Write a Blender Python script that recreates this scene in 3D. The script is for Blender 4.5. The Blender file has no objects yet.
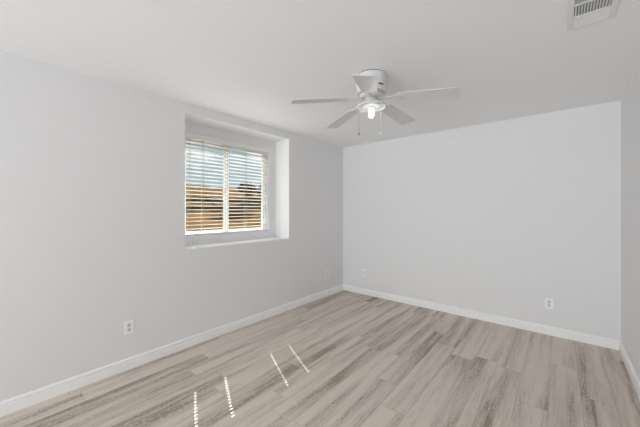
import bpy, bmesh, math, random
from mathutils import Vector, Matrix
random.seed(7)
sc = bpy.context.scene
C = sc.collection
PI = math.pi

# ------------------------------------------------------------------ camera
cam_d = bpy.data.cameras.new('camera')
cam = bpy.data.objects.new('camera', cam_d)
C.objects.link(cam)
cam.location = (2.86, 0.0, 1.375)
cam.rotation_euler = (PI / 2, 0, math.radians(39.9))
cam_d.sensor_fit = 'HORIZONTAL'
cam_d.sensor_width = 36
cam_d.lens = 36 * 287 / 640
cam_d.shift_y = -4.0 / 640          # level lens, horizon slightly above the middle
cam_d.clip_start = 0.02
cam_d.clip_end = 400
sc.camera = cam

# ------------------------------------------------------------------ light
sc.view_settings.view_transform = 'Standard'
sc.view_settings.look = 'None'
sc.view_settings.gamma = 1
sc.view_settings.use_curve_mapping = False
sc.view_settings.exposure = 0.0
sc.cycles.diffuse_bounces = 8
sc.cycles.max_bounces = 14
sc.cycles.transparent_max_bounces = 16

world = bpy.data.worlds.new('sky')
sc.world = world
world.use_nodes = True
nt = world.node_tree
nt.nodes.clear()
wo = nt.nodes.new('ShaderNodeOutputWorld')
bg = nt.nodes.new('ShaderNodeBackground')
tc = nt.nodes.new('ShaderNodeTexCoord')
mp = nt.nodes.new('ShaderNodeMapping')
mp.inputs['Scale'].default_value = (2.2, 2.2, 7.0)
nz = nt.nodes.new('ShaderNodeTexNoise')
nz.inputs['Scale'].default_value = 2.0
nz.inputs['Detail'].default_value = 6
rp = nt.nodes.new('ShaderNodeValToRGB')
rp.color_ramp.elements[0].position = 0.47
rp.color_ramp.elements[0].color = (0.40, 0.53, 0.61, 1)
rp.color_ramp.elements[1].position = 0.60
rp.color_ramp.elements[1].color = (1.0, 1.0, 1.0, 1)
nt.links.new(tc.outputs['Generated'], mp.inputs['Vector'])
nt.links.new(mp.outputs['Vector'], nz.inputs['Vector'])
nt.links.new(nz.outputs['Fac'], rp.inputs['Fac'])
nt.links.new(rp.outputs['Color'], bg.inputs['Color'])
bg.inputs['Strength'].default_value = 1.0
nt.links.new(bg.outputs['Background'], wo.inputs['Surface'])

sun_d = bpy.data.lights.new('sun', 'SUN')
sun_d.energy = 16
sun_d.angle = math.radians(0.25)
sun_d.color = (1.0, 0.98, 0.95)
sun = bpy.data.objects.new('sun', sun_d)
C.objects.link(sun)
sun.location = (-8, 6, 12)
sun.rotation_euler = Vector((1, -0.487, -1.324)).to_track_quat('-Z', 'Y').to_euler()

# added fill light, set in a made-up opening behind the camera
fill_d = bpy.data.lights.new('fill_light', 'AREA')
fill_d.shape = 'RECTANGLE'
fill_d.size = 2.7
fill_d.size_y = 1.6
fill_d.energy = 71
fill_d.spread = math.radians(116)
fill_d.color = (0.935, 0.97, 1.0)
dl = bpy.data.objects.new('fill_light', fill_d)
C.objects.link(dl)
dl.location = (1.5, -4.38, 0.88)
dl.rotation_euler = (math.radians(110), 0, math.radians(-8))      # shines into the room, slightly upwards


# ------------------------------------------------------------------ materials
def new_mat(name):
    m = bpy.data.materials.new(name)
    m.use_nodes = True
    n = m.node_tree
    return m, n, n.nodes['Principled BSDF']


def plain(name, col, rough=0.5, metal=0.0, spec=0.5):
    m, n, b = new_mat(name)
    b.inputs['Base Color'].default_value = (*col, 1)
    b.inputs['Roughness'].default_value = rough
    b.inputs['Metallic'].default_value = metal
    b.inputs['Specular IOR Level'].default_value = spec
    return m


def paint(name, col, rough=0.6, bump=0.08, scale=90):
    m, n, b = new_mat(name)
    b.inputs['Roughness'].default_value = rough
    b.inputs['Specular IOR Level'].default_value = 0.3
    t = n.nodes.new('ShaderNodeTexCoord')
    q = n.nodes.new('ShaderNodeTexNoise')
    q.inputs['Scale'].default_value = scale
    q.inputs['Detail'].default_value = 3
    bp = n.nodes.new('ShaderNodeBump')
    bp.inputs['Strength'].default_value = bump
    bp.inputs['Distance'].default_value = 0.004
    n.links.new(t.outputs['Object'], q.inputs['Vector'])
    n.links.new(q.outputs['Fac'], bp.inputs['Height'])
    n.links.new(bp.outputs['Normal'], b.inputs['Normal'])
    b.inputs['Base Color'].default_value = (*col, 1)
    return m


M_wall = paint('wall_paint', (0.82, 0.82, 0.827))
M_ceil = paint('ceiling_paint', (0.92, 0.92, 0.925), 0.7, 0.12, 60)
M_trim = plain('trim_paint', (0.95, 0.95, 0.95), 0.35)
M_vinyl = plain('window_vinyl', (0.88, 0.88, 0.88), 0.35)
M_slat = plain('blind_slat_white', (0.86, 0.86, 0.85), 0.4)
M_cord = plain('blind_cord', (0.50, 0.43, 0.29), 0.8)
M_fan = plain('fan_white_enamel', (0.72, 0.72, 0.72), 0.35)
M_blade = plain('fan_blade_white', (0.70, 0.70, 0.70), 0.45)
M_vent = plain('vent_enamel', (0.82, 0.82, 0.82), 0.4)
M_ventdark = plain('duct_dark', (0.16, 0.16, 0.16), 0.8)
M_plate = plain('outlet_plastic', (0.94, 0.94, 0.94), 0.35)
M_slot = plain('outlet_slot', (0.10, 0.10, 0.10), 0.6)
M_recept = plain('outlet_receptacle', (0.72, 0.72, 0.72), 0.35)
M_screw = plain('screw_metal', (0.55, 0.55, 0.55), 0.35, 0.9)
M_chain = plain('chain_metal', (0.36, 0.36, 0.36), 0.4, 0.7)
M_fan_dark = plain('fan_dark', (0.10, 0.10, 0.10), 0.8)  # near-black for the fan's mounting ring, housing slots and thumb screws
M_stucco = paint('stucco', (0.70, 0.66, 0.60), 0.9, 0.4, 40)
M_bark = plain('bark', (0.16, 0.11, 0.07), 0.9)
M_leaf = plain('leaf_green', (0.020, 0.026, 0.009), 0.8, 0, 0.1)
M_dry = plain('dry_branch', (0.10, 0.062, 0.028), 0.9)

M_bulb, n_, b_ = new_mat('lit_bulb')
b_.inputs['Base Color'].default_value = (1, 1, 1, 1)
b_.inputs['Emission Color'].default_value = (1.0, 0.985, 0.96, 1)
b_.inputs['Emission Strength'].default_value = 8

# window glass: mostly clear, with a fresnel reflection
M_glass = bpy.data.materials.new('window_glass')
M_glass.use_nodes = True
n = M_glass.node_tree
n.nodes.clear()
o_ = n.nodes.new('ShaderNodeOutputMaterial')
mx = n.nodes.new('ShaderNodeMixShader')
lw = n.nodes.new('ShaderNodeLayerWeight')
lw.inputs['Blend'].default_value = 0.5
p5 = n.nodes.new('ShaderNodeMath')
p5.operation = 'POWER'
p5.inputs[1].default_value = 5
fr = n.nodes.new('ShaderNodeMath')
fr.operation = 'MULTIPLY_ADD'
fr.inputs[1].default_value = 0.9
fr.inputs[2].default_value = 0.003
n.links.new(lw.outputs['Facing'], p5.inputs[0])
n.links.new(p5.outputs[0], fr.inputs[0])
tr = n.nodes.new('ShaderNodeBsdfTransparent')
tr.inputs['Color'].default_value = (0.96, 0.98, 0.975, 1)
gl = n.nodes.new('ShaderNodeBsdfGlossy')
gl.inputs['Roughness'].default_value = 0.02
n.links.new(fr.outputs[0], mx.inputs['Fac'])
n.links.new(tr.outputs['BSDF'], mx.inputs[1])
n.links.new(gl.outputs['BSDF'], mx.inputs[2])
n.links.new(mx.outputs['Shader'], o_.inputs['Surface'])


def math_node(n, op, a, b=None, c=None):
    k = n.nodes.new('ShaderNodeMath')
    k.operation = op
    for i, v in enumerate((a, b, c)):
        if v is None:
            continue
        if isinstance(v, (int, float)):
            k.inputs[i].default_value = v
        else:
            n.links.new(v, k.inputs[i])
    return k.outputs[0]


def floor_material():
    """grey-brown wood-look planks running along Y, each with its own tone and grain"""
    m, n, b = new_mat('vinyl_plank')
    W, L = 0.182, 1.22
    t = n.nodes.new('ShaderNodeTexCoord')
    s = n.nodes.new('ShaderNodeSeparateXYZ')
    n.links.new(t.outputs['Object'], s.inputs[0])
    x, y = s.outputs['X'], s.outputs['Y']
    xs = math_node(n, 'DIVIDE', math_node(n, 'ADD', x, 5.03), W)
    row = math_node(n, 'FLOOR', xs)
    fx = math_node(n, 'FRACT', xs)
    w1 = n.nodes.new('ShaderNodeTexWhiteNoise')
    w1.noise_dimensions = '1D'
    n.links.new(row, w1.inputs['W'])
    ys = math_node(n, 'ADD', math_node(n, 'DIVIDE', math_node(n, 'ADD', y, 20.0), L), w1.outputs['Value'])
    col = math_node(n, 'FLOOR', ys)
    fy = math_node(n, 'FRACT', ys)
    cv = n.nodes.new('ShaderNodeCombineXYZ')
    n.links.new(row, cv.inputs[0])
    n.links.new(col, cv.inputs[1])
    w2 = n.nodes.new('ShaderNodeTexWhiteNoise')
    w2.noise_dimensions = '2D'
    n.links.new(cv.outputs[0], w2.inputs['Vector'])
    pr = w2.outputs['Value']
    # grain coordinates: stretched along Y, shifted per plank
    gv = n.nodes.new('ShaderNodeCombineXYZ')
    n.links.new(math_node(n, 'ADD', math_node(n, 'MULTIPLY', x, 12.5), math_node(n, 'MULTIPLY', pr, 91.0)), gv.inputs[0])
    n.links.new(math_node(n, 'ADD', math_node(n, 'MULTIPLY', y, 0.75), math_node(n, 'MULTIPLY', pr, 37.0)), gv.inputs[1])
    n.links.new(math_node(n, 'MULTIPLY', pr, 17.0), gv.inputs[2])
    g1 = n.nodes.new('ShaderNodeTexNoise')      # broad cathedral figure
    g1.inputs['Scale'].default_value = 0.85
    g1.inputs['Detail'].default_value = 4
    g1.inputs['Roughness'].default_value = 0.55
    g1.inputs['Distortion'].default_value = 0.35
    n.links.new(gv.outputs[0], g1.inputs['Vector'])
    gv2 = n.nodes.new('ShaderNodeCombineXYZ')
    n.links.new(math_node(n, 'ADD', math_node(n, 'MULTIPLY', x, 95.0), math_node(n, 'MULTIPLY', pr, 53.0)), gv2.inputs[0])
    n.links.new(math_node(n, 'ADD', math_node(n, 'MULTIPLY', y, 6.0), math_node(n, 'MULTIPLY', pr, 29.0)), gv2.inputs[1])
    g2 = n.nodes.new('ShaderNodeTexNoise')      # fine pores
    g2.inputs['Scale'].default_value = 1.0
    g2.inputs['Detail'].default_value = 3
    n.links.new(gv2.outputs[0], g2.inputs['Vector'])
    # knotty cross-marks inside the darker figure
    gv3 = n.nodes.new('ShaderNodeCombineXYZ')
    n.links.new(math_node(n, 'ADD', math_node(n, 'MULTIPLY', x, 70.0), math_node(n, 'MULTIPLY', pr, 11.0)), gv3.inputs[0])
    n.links.new(math_node(n, 'ADD', math_node(n, 'MULTIPLY', y, 45.0), math_node(n, 'MULTIPLY', pr, 67.0)), gv3.inputs[1])
    g3 = n.nodes.new('ShaderNodeTexNoise')
    g3.inputs['Scale'].default_value = 1.0
    g3.inputs['Detail'].default_value = 2
    n.links.new(gv3.outputs[0], g3.inputs['Vector'])
    r1 = n.nodes.new('ShaderNodeValToRGB')
    e = r1.color_ramp.elements
    e[0].position = 0.30
    e[0].color = (0.315, 0.262, 0.216, 1)
    e[1].position = 0.60
    e[1].color = (0.715, 0.642, 0.566, 1)
    k = e.new(0.43)
    k.color = (0.560, 0.488, 0.422, 1)
    mixv = math_node(n, 'ADD', g1.outputs['Fac'], math_node(n, 'MULTIPLY', math_node(n, 'SUBTRACT', g2.outputs['Fac'], 0.5), 0.32))
    dark = math_node(n, 'SUBTRACT', 0.62, g1.outputs['Fac'])
    mixv = math_node(n, 'ADD', mixv, math_node(n, 'MULTIPLY', math_node(n, 'MULTIPLY', math_node(n, 'SUBTRACT', g3.outputs['Fac'], 0.5), dark), 1.6))
    mixv = math_node(n, 'ADD', mixv, math_node(n, 'MULTIPLY', math_node(n, 'SUBTRACT', pr, 0.5), 0.15))
    n.links.new(mixv, r1.inputs['Fac'])
    # seams
    ex = math_node(n, 'MINIMUM', fx, math_node(n, 'SUBTRACT', 1.0, fx))
    ey = math_node(n, 'MULTIPLY', math_node(n, 'MINIMUM', fy, math_node(n, 'SUBTRACT', 1.0, fy)), L / W)
    ed = math_node(n, 'MINIMUM', ex, ey)
    seam = n.nodes.new('ShaderNodeMapRange')
    seam.inputs['From Min'].default_value = 0.004
    seam.inputs['From Max'].default_value = 0.016
    seam.inputs['To Min'].default_value = 0.72
    seam.inputs['To Max'].default_value = 1.0
    n.links.new(ed, seam.inputs['Value'])
    mul = n.nodes.new('ShaderNodeMix')
    mul.data_type = 'RGBA'
    mul.blend_type = 'MULTIPLY'
    mul.inputs[0].default_value = 1.0
    n.links.new(r1.outputs['Color'], mul.inputs[6])
    n.links.new(seam.outputs[0], mul.inputs[7])
    n.links.new(mul.outputs[2], b.inputs['Base Color'])
    b.inputs['Roughness'].default_value = 0.52
    b.inputs['Specular IOR Level'].default_value = 0.35
    bp = n.nodes.new('ShaderNodeBump')
    bp.inputs['Strength'].default_value = 0.12
    bp.inputs['Distance'].default_value = 0.002
    n.links.new(math_node(n, 'ADD', seam.outputs[0], math_node(n, 'MULTIPLY', g2.outputs['Fac'], 0.3)), bp.inputs['Height'])
    n.links.new(bp.outputs['Normal'], b.inputs['Normal'])
    return m


M_floor = floor_material()


def ground_material():
    m, n, b = new_mat('dry_earth')
    t = n.nodes.new('ShaderNodeTexCoord')
    a = n.nodes.new('ShaderNodeTexNoise')
    a.inputs['Scale'].default_value = 1.6
    a.inputs['Detail'].default_value = 8
    a.inputs['Roughness'].default_value = 0.7
    n.links.new(t.outputs['Object'], a.inputs['Vector'])
    r = n.nodes.new('ShaderNodeValToRGB')
    e = r.color_ramp.elements
    e[0].position = 0.32
    e[0].color = (0.008, 0.005, 0.003, 1)
    e[1].position = 0.62
    e[1].color = (0.135, 0.080, 0.036, 1)
    k = e.new(0.44)
    k.color = (0.088, 0.050, 0.022, 1)
    n.links.new(a.outputs['Fac'], r.inputs['Fac'])
    n.links.new(r.outputs['Color'], b.inputs['Base Color'])
    b.inputs['Roughness'].default_value = 0.95
    b.inputs['Specular IOR Level'].default_value = 0.0
    return m


M_ground = ground_material()


# ------------------------------------------------------------------ mesh helpers
class MB:
    def __init__(self):
        self.bm = bmesh.new()

    def box(self, x0, x1, y0, y1, z0, z1, mat=None):
        p = [Vector(v) for v in ((x0, y0, z0), (x1, y0, z0), (x1, y1, z0), (x0, y1, z0),
                                 (x0, y0, z1), (x1, y0, z1), (x1, y1, z1), (x0, y1, z1))]
        if mat is not None:
            p = [mat @ v for v in p]
        v = [self.bm.verts.new(q) for q in p]
        for f in ((0, 3, 2, 1), (4, 5, 6, 7), (0, 1, 5, 4), (1, 2, 6, 5), (2, 3, 7, 6), (3, 0, 4, 7)):
            self.bm.faces.new([v[i] for i in f])
        return self

    def lathe(self, prof, seg=40, mat=None):
        """prof: (radius, z) from bottom to top, revolved round Z; closed at both ends"""
        rings = []
        for r, z in prof:
            ring = []
            for i in range(seg):
                a = 2 * PI * i / seg
                q = Vector((r * math.cos(a), r * math.sin(a), z))
                ring.append(self.bm.verts.new(mat @ q if mat is not None else q))
            rings.append(ring)
        for a, b in zip(rings, rings[1:]):
            for i in range(seg):
                j = (i + 1) % seg
                self.bm.faces.new((a[i], a[j], b[j], b[i]))
        self.bm.faces.new(list(reversed(rings[0])))
        self.bm.faces.new(rings[-1])
        return self

    def tube(self, p0, p1, r0, r1=None, seg=8):
        p0, p1 = Vector(p0), Vector(p1)
        d = p1 - p0
        m = Matrix.Translation(p0) @ d.to_track_quat('Z', 'Y').to_matrix().to_4x4()
        return self.lathe([(r0, 0), (r1 if r1 is not None else r0, d.length)], seg, m)

    def prism(self, outline, z0, z1, mat=None):
        lo, hi = [], []
        for x, y in outline:
            for L, z in ((lo, z0), (hi, z1)):
                q = Vector((x, y, z))
                L.append(self.bm.verts.new(mat @ q if mat is not None else q))
        n = len(outline)
        for i in range(n):
            j = (i + 1) % n
            self.bm.faces.new((lo[i], lo[j], hi[j], hi[i]))
        self.bm.faces.new(list(reversed(lo)))
        self.bm.faces.new(hi)
        return self

    def build(self, name, m, parent=None, smooth=False, bevel=0.0):
        bm = self.bm
        bmesh.ops.recalc_face_normals(bm, faces=bm.faces)
        if bevel:
            bmesh.ops.bevel(bm, geom=[e for e in bm.edges if len(e.link_faces) == 2 and e.calc_face_angle(0) > 0.6],
                            offset=bevel, segments=2, profile=0.5, affect='EDGES', clamp_overlap=True)
        me = bpy.data.meshes.new(name)
        if smooth:
            for f in bm.faces:
                f.smooth = True
            for e in bm.edges:
                if len(e.link_faces) == 2 and e.calc_face_angle(0) > 0.6:
                    e.smooth = False
        bm.to_mesh(me)
        bm.free()
        me.materials.append(m)
        o = bpy.data.objects.new(name, me)
        C.objects.link(o)
        if parent is not None:
            o.parent = parent
        return o


def structure(o):
    o['kind'] = 'structure'
    return o


def thing(name, label, cat, loc=(0, 0, 0), rot=(0, 0, 0), group=None):
    o = bpy.data.objects.new(name, None)
    o.empty_display_size = 0.1
    C.objects.link(o)
    o.location = loc
    o.rotation_euler = rot
    o['label'] = label
    o['category'] = cat
    if group:
        o['group'] = group
    return o


def copy_tree(o, parent=None):
    c = o.copy()
    C.objects.link(c)
    if parent is not None:
        c.parent = parent
    for ch in list(o.children):
        copy_tree(ch, c)
    return c


# ------------------------------------------------------------------ room shell
XR, YB, YF, H = 3.317, 4.036, -4.40, 2.44
structure(MB().box(-0.45, XR + 0.12, YF - 0.14, YB + 0.12, -0.10, 0).build('floor', M_floor))
structure(MB().box(-0.45, XR + 0.12, YF - 0.14, YB + 0.12, H, H + 0.12).build('ceiling', M_ceil))
structure(MB().box(0, XR, YB, YB + 0.12, 0, H).build('wall_back', M_wall))
structure(MB().box(XR, XR + 0.12, YF - 0.14, YB + 0.12, 0, H).build('wall_right', M_wall))

# left wall: deep window recess, then a narrower opening that holds the window
RY0, RY1, RZ0, RZ1, RD = 1.328, 2.756, 0.978, 2.342, -0.275
OY0, OY1, OZ0, OZ1, OX = 1.450, 2.636, 1.085, 2.235, -0.45


def ring(mb, x0, x1, y0, y1, z0, z1, hy0, hy1, hz0, hz1):
    mb.box(x0, x1, y0, hy0, z0, z1)
    mb.box(x0, x1, hy1, y1, z0, z1)
    mb.box(x0, x1, hy0, hy1, z0, hz0)
    mb.box(x0, x1, hy0, hy1, hz1, z1)
    return mb


wl = MB()
ring(wl, RD, 0, YF - 0.14, YB + 0.12, 0, H, RY0, RY1, RZ0, RZ1)
ring(wl, OX, RD, YF - 0.14, YB + 0.12, 0, H, OY0, OY1, OZ0, OZ1)
wlo = structure(wl.build('wall_left', M_wall))
wlo.data.materials.append(M_trim)       # lighter colour on the recess returns stands in for window light
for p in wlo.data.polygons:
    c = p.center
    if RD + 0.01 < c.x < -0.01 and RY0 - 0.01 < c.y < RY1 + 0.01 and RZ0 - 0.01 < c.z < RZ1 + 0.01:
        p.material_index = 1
# front wall (behind the camera) with an opening invented for the fill light
wf = MB()
wf.box(0, 0.12, YF - 0.14, YF, 0, H).box(3.2, XR, YF - 0.14, YF, 0, H).box(0.12, 3.2, YF - 0.14, YF, 2.34, H)
structure(wf.build('wall_front', M_wall))


def base_profile():
    # (distance from wall, height): tall flat board, cove, rounded cap
    return [(0, 0), (0.0165, 0), (0.0165, 0.060), (0.0150, 0.0640), (0.0035, 0.0660), (0.0035, 0.0755),
            (0.0140, 0.0765), (0.0135, 0.084), (0.0090, 0.089), (0.0040, 0.0935), (0, 0.0945)]


def baseboard(name, p0, p1, inward, m0, m1):
    """p0->p1 along the wall, mitred at the ends (m0/m1 = 1 where it meets another board)"""
    p0, p1, inn = Vector(p0), Vector(p1), Vector(inward)
    d = (p1 - p0).normalized()
    mb = MB()
    A, B = [], []
    for o, z in base_profile():
        A.append(mb.bm.verts.new(p0 + inn * o + d * o * m0 + Vector((0, 0, z))))
        B.append(mb.bm.verts.new(p1 + inn * o - d * o * m1 + Vector((0, 0, z))))
    n = len(A)
    for i in range(n):
        j = (i + 1) % n
        mb.bm.faces.new((A[i], A[j], B[j], B[i]))
    mb.bm.faces.new(A)
    mb.bm.faces.new(list(reversed(B)))
    return structure(mb.build(name, M_trim))


baseboard('baseboard_left', (0, YF, 0), (0, YB, 0), (1, 0, 0), 0, 1)
baseboard('baseboard_back', (0, YB, 0), (XR, YB, 0), (0, -1, 0), 1, 1)
baseboard('baseboard_right', (XR, YF, 0), (XR, YB, 0), (-1, 0, 0), 0, 1)

# ------------------------------------------------------------------ window
win = thing('window_1', 'white sliding window behind the blind in the deep left wall recess', 'window', (-0.40, (OY0 + OY1) / 2, OZ0))
structure(win)
wx, wy, wz = win.location


def rect_frame(x0, x1, y0, y1, z0, z1, t, tr=None, tb=None):
    tr = tr or t
    tb = tb or t
    mb = MB()
    mb.box(x0, x1, y0, y0 + t, z0, z1).box(x0, x1, y1 - tr, y1, z0, z1)
    mb.box(x0, x1, y0 + t, y1 - tr, z0, z0 + tb).box(x0, x1, y0 + t, y1 - tr, z1 - t, z1)
    return mb


def loc(mb):
    for v in mb.bm.verts:
        v.co -= win.location
    return mb


MY = 2.032
loc(rect_frame(-0.435, -0.355, OY0, OY1, OZ0, OZ1, 0.036, 0.016, 0.010)).build('window_frame', M_vinyl, win, bevel=0.002)
sl = loc(rect_frame(-0.432, -0.402, OY0 + 0.036, MY + 0.042, OZ0 + 0.010, OZ1 - 0.036, 0.040, 0.040, 0.024)).build('sash', M_vinyl, win, bevel=0.002)
sr = loc(rect_frame(-0.398, -0.366, MY - 0.042, OY1 - 0.016, OZ0 + 0.010, OZ1 - 0.036, 0.040, 0.022, 0.024)).build('sash', M_vinyl, win, bevel=0.002)
loc(MB().box(-0.420, -0.416, OY0 + 0.076, MY + 0.002, OZ0 + 0.033, OZ1 - 0.076)).build('glass_pane', M_glass, sl)
loc(MB().box(-0.384, -0.380, MY - 0.002, OY1 - 0.037, OZ0 + 0.033, OZ1 - 0.076)).build('glass_pane', M_glass, sr)
loc(MB().box(-0.366, -0.352, MY - 0.012, MY + 0.012, 1.58, 1.66)).build('sash_latch', M_vinyl, sr, bevel=0.003)

# ------------------------------------------------------------------ horizontal blind
BX = -0.307                     # centre plane of the slats
BY0, BY1 = OY0 + 0.007, OY1 - 0.007
blind = thing('window_blind', 'white horizontal slat blind with open slats, hung in the window recess', 'blind', (BX, (BY0 + BY1) / 2, OZ1))
bl = blind.location


def bpart(mb, name, m, parent=blind, **k):
    for v in mb.bm.verts:
        v.co -= bl
    return mb.build(name, m, parent, **k)


bpart(MB().box(BX - 0.026, BX + 0.022, BY0, BY1, OZ1 - 0.042, OZ1), 'headrail', M_slat, bevel=0.002)
# valance with a small crown and lower lip
va = MB()
prof = [(0.023, -0.066), (0.031, -0.066), (0.033, -0.058), (0.030, -0.052), (0.030, -0.016), (0.034, -0.010), (0.034, -0.003), (0.023, -0.003)]
A = [va.bm.verts.new((BX + a, BY0, OZ1 + b)) for a, b in prof]
B = [va.bm.verts.new((BX + a, BY1, OZ1 + b)) for a, b in prof]
for i in range(len(A)):
    j = (i + 1) % len(A)
    va.bm.faces.new((A[i], A[j], B[j], B[i]))
va.bm.faces.new(A)
va.bm.faces.new(list(reversed(B)))
bpart(va, 'valance', M_slat)

TILT = math.radians(10)          # room-side edge up
SW, ST, PITCH = 0.046, 0.0026, 0.0432
HOLES = [1.0735 + 0.487 * (0.74 - BX) - 0.0125 + o for o in (0, 0.25, 0.735, 0.975)]
HW, HX = (0.011, 0.011, 0.0080, 0.0080), 0.0036


def slat_mesh():
    """one slat about its own centre, with a routed cord hole at each of the four stations"""
    mb = MB()
    hx, x0, x1 = 0.002, -SW / 2, SW / 2
    ys = [BY0 - bl.y]
    cells = []
    for h, w in zip(HOLES, HW):
        ys += [h - bl.y - w, h - bl.y + w]
    ys.append(BY1 - bl.y)
    xs = [x0, hx - HX, hx + HX, x1]
    bm = mb.bm
    top = [[bm.verts.new((x, y, ST / 2)) for y in ys] for x in xs]
    bot = [[bm.verts.new((x, y, -ST / 2)) for y in ys] for x in xs]
    solid = lambda i, j: 0 <= i < 3 and 0 <= j < len(ys) - 1 and not (i == 1 and j % 2 == 1)
    for i in range(3):
        for j in range(len(ys) - 1):
            if not solid(i, j):
                continue
            bm.faces.new((top[i][j], top[i + 1][j], top[i + 1][j + 1], top[i][j + 1]))
            bm.faces.new((bot[i][j], bot[i][j + 1], bot[i + 1][j + 1], bot[i + 1][j]))
            for di, dj, a, b in ((-1, 0, (i, j), (i, j + 1)), (1, 0, (i + 1, j), (i + 1, j + 1)),
                                 (0, -1, (i, j), (i + 1, j)), (0, 1, (i, j + 1), (i + 1, j + 1))):
                if not solid(i + di, j + dj):
                    bm.faces.new((top[a[0]][a[1]], top[b[0]][b[1]], bot[b[0]][b[1]], bot[a[0]][a[1]]))
    return mb


slat = slat_mesh().build('slat', M_slat, blind)
Z_TOP = OZ1 - 0.085
slat.location = (0, 0, Z_TOP - bl.z)
slat.rotation_euler = (0, -TILT, 0)
k = 1
slats_z = [Z_TOP]
while Z_TOP - k * PITCH > OZ0 + 0.035:
    s = slat.copy()
    C.objects.link(s)
    s.parent = blind
    s.location.z = Z_TOP - k * PITCH - bl.z
    slats_z.append(Z_TOP - k * PITCH)
    k += 1
bpart(MB().box(BX - 0.025, BX + 0.025, BY0, BY1, OZ0 + 0.002, OZ0 + 0.017), 'bottom_rail', M_slat, bevel=0.003)
ez = SW / 2 * math.sin(TILT)
ex = SW / 2 * math.cos(TILT)
for y in (1.516, 1.672, 1.985, 2.262, 2.572):
    mb = MB()
    for sx in (-1, 1):
        mb.tube((BX + sx * (ex + 0.0015), y, OZ0 + 0.010), (BX + sx * (ex + 0.0015), y, OZ1 - 0.03), 0.0022, seg=6)
    for z in slats_z:               # the rungs that carry the slats
        mb.tube((BX - ex - 0.0015, y, z - ez - 0.003), (BX + ex + 0.0015, y, z + ez - 0.003), 0.0011, seg=5)
    bpart(mb, 'ladder_cord', M_cord)

# ------------------------------------------------------------------ outlets
def make_outlet():
    """duplex outlet facing +X about its own plate centre"""
    t = thing('wall_outlet', '', 'outlet', group='wall outlets')
    MB().box(0, 0.006, -0.036, 0.036, -0.058, 0.058).build('cover_plate', M_plate, t, bevel=0.0025)
    for s in (-1, 1):
        mb = MB()
        out = []
        for i in range(24):
            a = 2 * PI * i / 24
            out.append((max(-0.0145, min(0.0145, 0.0175 * math.cos(a))), 0.0165 * math.sin(a)))
        m = Matrix.Translation((0.0052, 0, s * 0.0195)) @ Matrix.Rotation(PI / 2, 4, 'Z') @ Matrix.Rotation(PI / 2, 4, 'X')
        mb.prism(out, 0, 0.0026, m)
        r = mb.build('receptacle', M_recept, t)
        sl_ = MB()
        for y, h in ((-0.0065, 0.0045), (0.0065, 0.0036)):
            sl_.box(0.0074, 0.0082, y - 0.0013, y + 0.0013, s * 0.0195 + 0.003 - h, s * 0.0195 + 0.003 + h)
        sl_.box(0.0074, 0.0082, -0.0022, 0.0022, s * 0.0195 - 0.0105, s * 0.0195 - 0.0062)
        sl_.build('socket_slots', M_slot, r)
    MB().lathe([(0.0032, 0), (0.0028, 0.0012)], 12, Matrix.Translation((0.0056, 0, 0)) @ Matrix.Rotation(PI / 2, 4, 'Y')).build('screw', M_screw, t)
    return t


ol = make_outlet()
spots = [((0, 0.845, 0.358), 0, 'white wall outlet low on the left wall, left of the window and nearest the camera'),
         ((0, 3.595, 0.343), 0, 'white wall outlet on the left wall just before the far corner'),
         ((0.405, YB, 0.340), -PI / 2, 'white wall outlet on the back wall close to the far left corner'),
         ((2.768, YB, 0.342), -PI / 2, 'white wall outlet at the right end of the back wall')]
for i, (p, rz, lab) in enumerate(spots):
    o = ol if i == 0 else copy_tree(ol)
    o.location = p
    o.rotation_euler = (0, 0, rz)
    o['label'] = lab

# ------------------------------------------------------------------ ceiling register
vent = thing('ceiling_vent', 'white rectangular air register on the ceiling close to the right wall', 'vent', (2.99, 2.075, H))
W2, L2 = 0.102, 0.174            # half sizes
vf = MB()
fl = 0.030
for a in ((-W2, -W2 + fl, -L2, L2), (W2 - fl, W2, -L2, L2), (-W2 + fl, W2 - fl, -L2, -L2 + 0.018), (-W2 + fl, W2 - fl, L2 - 0.018, L2)):
    vf.box(a[0], a[1], a[2], a[3], -0.010, 0)
vf.build('frame', M_vent, vent, bevel=0.003)
MB().box(-W2 + fl, W2 - fl, -L2 + 0.018, L2 - 0.018, -0.0015, 0).build('duct', M_ventdark, vent)
for y in (0.040, -0.083):
    MB().box(-W2 + fl, W2 - fl, y - 0.005, y + 0.005, -0.011, -0.002).build('crossbar', M_vent, vent)
y = 0.052
while y < L2 - 0.022:              # end band: fins across, nearly closed
    m = Matrix.Translation((0, y, -0.006)) @ Matrix.Rotation(math.radians(-34), 4, 'X')
    MB().box(-W2 + fl, W2 - fl, -0.0065, 0.0065, -0.0006, 0.0006, m).build('fin', M_vent, vent)
    y += 0.0115
for i in range(12):                # middle band: fins lengthwise with dark gaps
    x = -W2 + fl + 0.007 + i * (2 * (W2 - fl) - 0.014) / 11
    m = Matrix.Translation((x, -0.0215, -0.006)) @ Matrix.Rotation(math.radians(48), 4, 'Y')
    MB().box(-0.0048, 0.0048, -0.0565, 0.0565, -0.0006, 0.0006, m).build('fin', M_vent, vent)
y = -0.094
while y > -L2 + 0.022:             # near band: fins across, open towards the room
    m = Matrix.Translation((0, y, -0.006)) @ Matrix.Rotation(math.radians(55), 4, 'X')
    MB().box(-W2 + fl, W2 - fl, -0.0052, 0.0052, -0.0006, 0.0006, m).build('fin', M_vent, vent)
    y -= 0.0125
MB().tube((0, L2 - 0.009, -0.0125), (0, L2 - 0.009, -0.009), 0.004, seg=12).build('screw', M_vent, vent)

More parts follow.
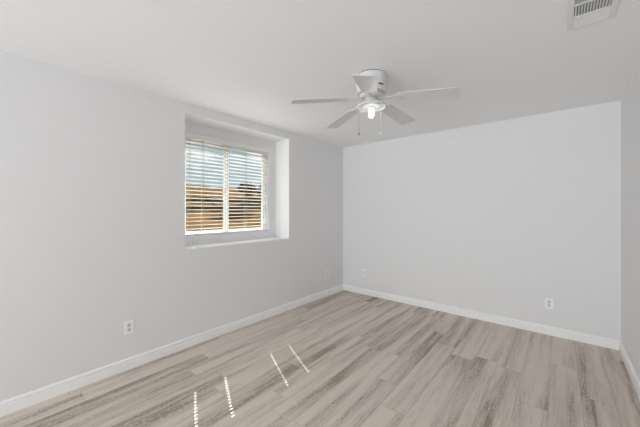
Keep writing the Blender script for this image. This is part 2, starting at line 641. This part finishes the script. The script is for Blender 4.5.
# ------------------------------------------------------------------ ceiling fan
FX, FY = 1.705, 2.02
fan = thing('ceiling_fan', 'white five blade hugger ceiling fan with one lit bulb and pull chains', 'ceiling fan', (FX, FY, H))
MB().lathe([(0.105, -0.147), (0.114, -0.143), (0.119, -0.128), (0.121, -0.05), (0.122, -0.012), (0.118, -0.006)], 56).build('motor_housing', M_fan, fan, smooth=True)
MB().lathe([(0.114, -0.0065), (0.114, 0)], 56).build('mounting_ring', M_fan_dark, fan)
MB().lathe([(0.060, -0.182), (0.085, -0.178), (0.092, -0.168), (0.092, -0.158), (0.070, -0.150), (0.060, -0.147)], 48).build('flywheel', M_fan, fan, smooth=True)
# dark vent slots round the bottom of the housing
for i in range(5):
    a = math.radians(13 + 36 + 72 * i)
    m = Matrix.Rotation(a, 4, 'Z')
    MB().box(0.1150, 0.1215, -0.020, 0.020, -0.112, -0.101, m).build('vent_slot', M_fan_dark, fan)
MB().lathe([(0.074, -0.246), (0.072, -0.236), (0.056, -0.206), (0.050, -0.182)], 48).build('switch_housing', M_fan, fan, smooth=True)
pan = MB().lathe([(0.050, -0.240), (0.100, -0.242), (0.108, -0.252), (0.113, -0.254), (0.116, -0.250), (0.114, -0.236), (0.102, -0.228), (0.060, -0.226)], 56).build('light_pan', M_fan, fan, smooth=True)
for s in (-1, 1):
    MB().lathe([(0.004, -0.246), (0.004, -0.240)], 10, Matrix.Translation((0.070 * s + 0.012, -0.03 * s, 0))).build('thumb_screw', M_fan_dark, pan)
MB().lathe([(0.017, -0.262), (0.021, -0.258), (0.022, -0.238)], 24).build('lamp_socket', M_fan, fan, smooth=True)
MB().lathe([(0.005, -0.334), (0.014, -0.331), (0.019, -0.323), (0.021, -0.312), (0.021, -0.285), (0.018, -0.270), (0.014, -0.260)], 28).build('light_bulb', M_bulb, fan, smooth=True)


def blade_outline():
    r0, r1, w0, w1 = 0.205, 0.640, 0.058, 0.072
    pts = [(r0, -w0 + 0.012), (r0 + 0.012, -w0)]
    c = 0.022
    for i in range(7):
        a = -PI / 2 + PI / 2 * i / 6
        pts.append((r1 - c + c * math.cos(a), -w1 + c + c * math.sin(a)))
    for i in range(7):
        a = PI / 2 * i / 6
        pts.append((r1 - c + c * math.cos(a), w1 - c + c * math.sin(a)))
    pts += [(r0 + 0.012, w0), (r0, w0 - 0.012)]
    return pts


def iron_outline():
    h = [(0.070, 0.016), (0.105, 0.014), (0.135, 0.012), (0.165, 0.017), (0.190, 0.031), (0.215, 0.044), (0.238, 0.045), (0.250, 0.036),
         (0.246, 0.022), (0.236, 0.010)]
    return [(x, -y) for x, y in h] + [(x, y) for x, y in reversed(h)]


PITCHB = math.radians(-7.5)       # counter-clockwise edge lower
PH = 14
for i in range(5):
    rz = Matrix.Rotation(math.radians(PH + 72 * i + (0, 0, 0, 0, -6)[i]), 4, 'Z')
    droop = Matrix.Translation((0, 0, -0.176)) @ Matrix.Rotation(math.radians((6.0, 5.2, 7.2, 6.4, 9.3)[i]), 4, 'Y')
    m = rz @ droop @ Matrix.Rotation(PITCHB, 4, 'X')
    MB().prism(blade_outline(), -0.003, 0.003, m).build('blade', M_blade, fan, bevel=0.0012)
    ib = MB().prism(iron_outline(), -0.0085, -0.0032, m).build('blade_bracket', M_fan, fan, bevel=0.001)
    for x, y in ((0.212, 0.026), (0.212, -0.026), (0.232, 0)):
        MB().lathe([(0.003, -0.0115), (0.0055, -0.0095), (0.0055, -0.008)], 10, m @ Matrix.Translation((x, y, 0))).build('screw', M_screw, ib)

# two pull chains: the far one carries a dark fob, the other a white bead
def chain(px, py, z0, z1):
    mb = MB()
    z = z0
    mb.tube((px, py, z0 + 0.004), (px, py, z1), 0.0008, seg=5)
    while z > z1:
        mb.lathe([(0.0006, -0.0022), (0.0021, -0.0009), (0.0021, 0.0009), (0.0006, 0.0022)], 8, Matrix.Translation((px, py, z)))
        z -= 0.0055
    return mb


cr = Vector((0.767, 0.641, 0))
pa = -0.098 * cr
c1 = chain(pa.x, pa.y, -0.246, -0.445).build('pull_chain', M_chain, fan)
MB().lathe([(0.003, -0.474), (0.0065, -0.470), (0.0075, -0.458), (0.004, -0.447), (0.002, -0.443)], 14, Matrix.Translation((pa.x, pa.y, 0))).build('pull_fob', M_chain, c1, smooth=True)
pb = 0.075 * cr
c2 = chain(pb.x, pb.y, -0.246, -0.452).build('pull_chain', M_fan, fan)
MB().lathe([(0.002, -0.474), (0.008, -0.468), (0.010, -0.461), (0.008, -0.453), (0.002, -0.447)], 14, Matrix.Translation((pb.x, pb.y, 0))).build('pull_fob', M_fan, c2, smooth=True)

# ------------------------------------------------------------------ outside: terraced dry hillside
def terrain_profile():
    return [(-0.46, -0.15), (-0.46, 0.88), (-1.6, 0.96), (-3.4, 1.16), (-3.5, 1.22), (-4.8, 1.33), (-4.85, 1.50), (-6.2, 1.58), (-6.25, 1.80),
            (-8.5, 2.02), (-11.0, 2.42), (-14.5, 2.88), (-15.5, 2.9), (-40, 2.6), (-40, -0.15)]


hb = bmesh.new()
cols = []
ysn = [-14 + 0.5 * i for i in range(130)]
for y in ysn:
    c = []
    for i, (x, z) in enumerate(terrain_profile()):
        edge = i in (0, 1, 13, 14)
        w = 0 if edge else 1
        c.append(hb.verts.new((x + w * 0.10 * math.sin(y * 1.9 + i) * (1 if x < -3 else 0.3), y,
                               z + w * (0.025 * math.sin(y * 1.3 + i * 2.1) + 0.02 * math.sin(y * 3.7 + i)))))
    cols.append(c)
for a, b in zip(cols, cols[1:]):
    for i in range(len(a) - 1):
        hb.faces.new((a[i], b[i], b[i + 1], a[i + 1]))
hb.faces.new(cols[0])
hb.faces.new(list(reversed(cols[-1])))
mb = MB()
mb.bm.free()
mb.bm = hb
structure(mb.build('hillside', M_ground))


def ground_z(x):
    p = terrain_profile()[1:13]
    for (xa, za), (xb, zb) in zip(p, p[1:]):
        if xb <= x <= xa:
            return za + (zb - za) * (x - xa) / (xb - xa)
    return p[-1][1]


def branch_pile(x, y, n, L, label, seed):
    rnd = random.Random(seed)
    mb = MB()
    for _ in range(n):
        a = rnd.uniform(0.15, 0.9)
        az = rnd.choice((1, -1)) * rnd.uniform(1.2, 1.9)
        d = Vector((math.cos(az) * math.cos(a), math.sin(az) * math.cos(a), math.sin(a)))
        p = Vector((rnd.uniform(-0.12, 0.12), rnd.uniform(-0.35, 0.35), -0.03))
        l = L * rnd.uniform(0.5, 1)
        mb.tube(p, p + d * l, 0.018, 0.007, 6)
        q = p + d * l * 0.6
        mb.tube(q, q + (d + Vector((0, 0.2, 0.5))).normalized() * l * 0.3, 0.010, 0.004, 5)
    o = mb.build('dry_shrub', M_dry)
    o.location = (x, y, ground_z(x))
    o['label'] = label
    o['category'] = 'shrub'
    return o


branch_pile(-4.55, 4.45, 9, 0.42, 'bare tan dry branches seen low in the left window pane', 3)
branch_pile(-3.2, 4.9, 7, 0.30, 'bare tan dry branches seen low in the right window pane', 5)


def tree(x, y, h, r, label, seed):
    rnd = random.Random(seed)
    z = ground_z(x)
    t = thing('tree', label, 'tree', (x, y, z), group='trees on the hilltop')
    MB().tube((0, 0, -0.1), (0, 0, h * 0.55), 0.09, 0.05, 8).build('trunk', M_bark, t)
    bm = bmesh.new()
    for _ in range(420):
        while True:
            p = Vector((rnd.uniform(-1, 1), rnd.uniform(-1, 1), rnd.uniform(-1, 1)))
            if p.length < 1:
                break
        p = Vector((p.x * r, p.y * r, h * 0.5 + p.z * h * 0.5))
        a = Vector((rnd.uniform(-1, 1), rnd.uniform(-1, 1), rnd.uniform(-1, 1))).normalized()
        b = a.orthogonal().normalized()
        s = rnd.uniform(0.10, 0.22) * r
        vs = [bm.verts.new(p + a * s), bm.verts.new(p + b * s * 0.6), bm.verts.new(p - a * s), bm.verts.new(p - b * s * 0.6)]
        bm.faces.new(vs)
    me = bpy.data.meshes.new('crown')
    bm.to_mesh(me)
    bm.free()
    me.materials.append(M_leaf)
    o = bpy.data.objects.new('crown', me)
    C.objects.link(o)
    o.parent = t
    return t


for i, (x, y, h, r, lab) in enumerate([
        (-10.0, 9.05, 0.50, 0.30, 'small dark green bushy tree on the hill, leftmost in the right window pane'),
        (-8.3, 8.16, 0.62, 0.34, 'dark green bushy tree on the hill in the middle of the right window pane'),
        (-8.1, 8.85, 0.58, 0.30, 'dark green bushy tree on the hill at the right edge of the window')]):
    tree(x, y, h, r, lab, 20 + i)
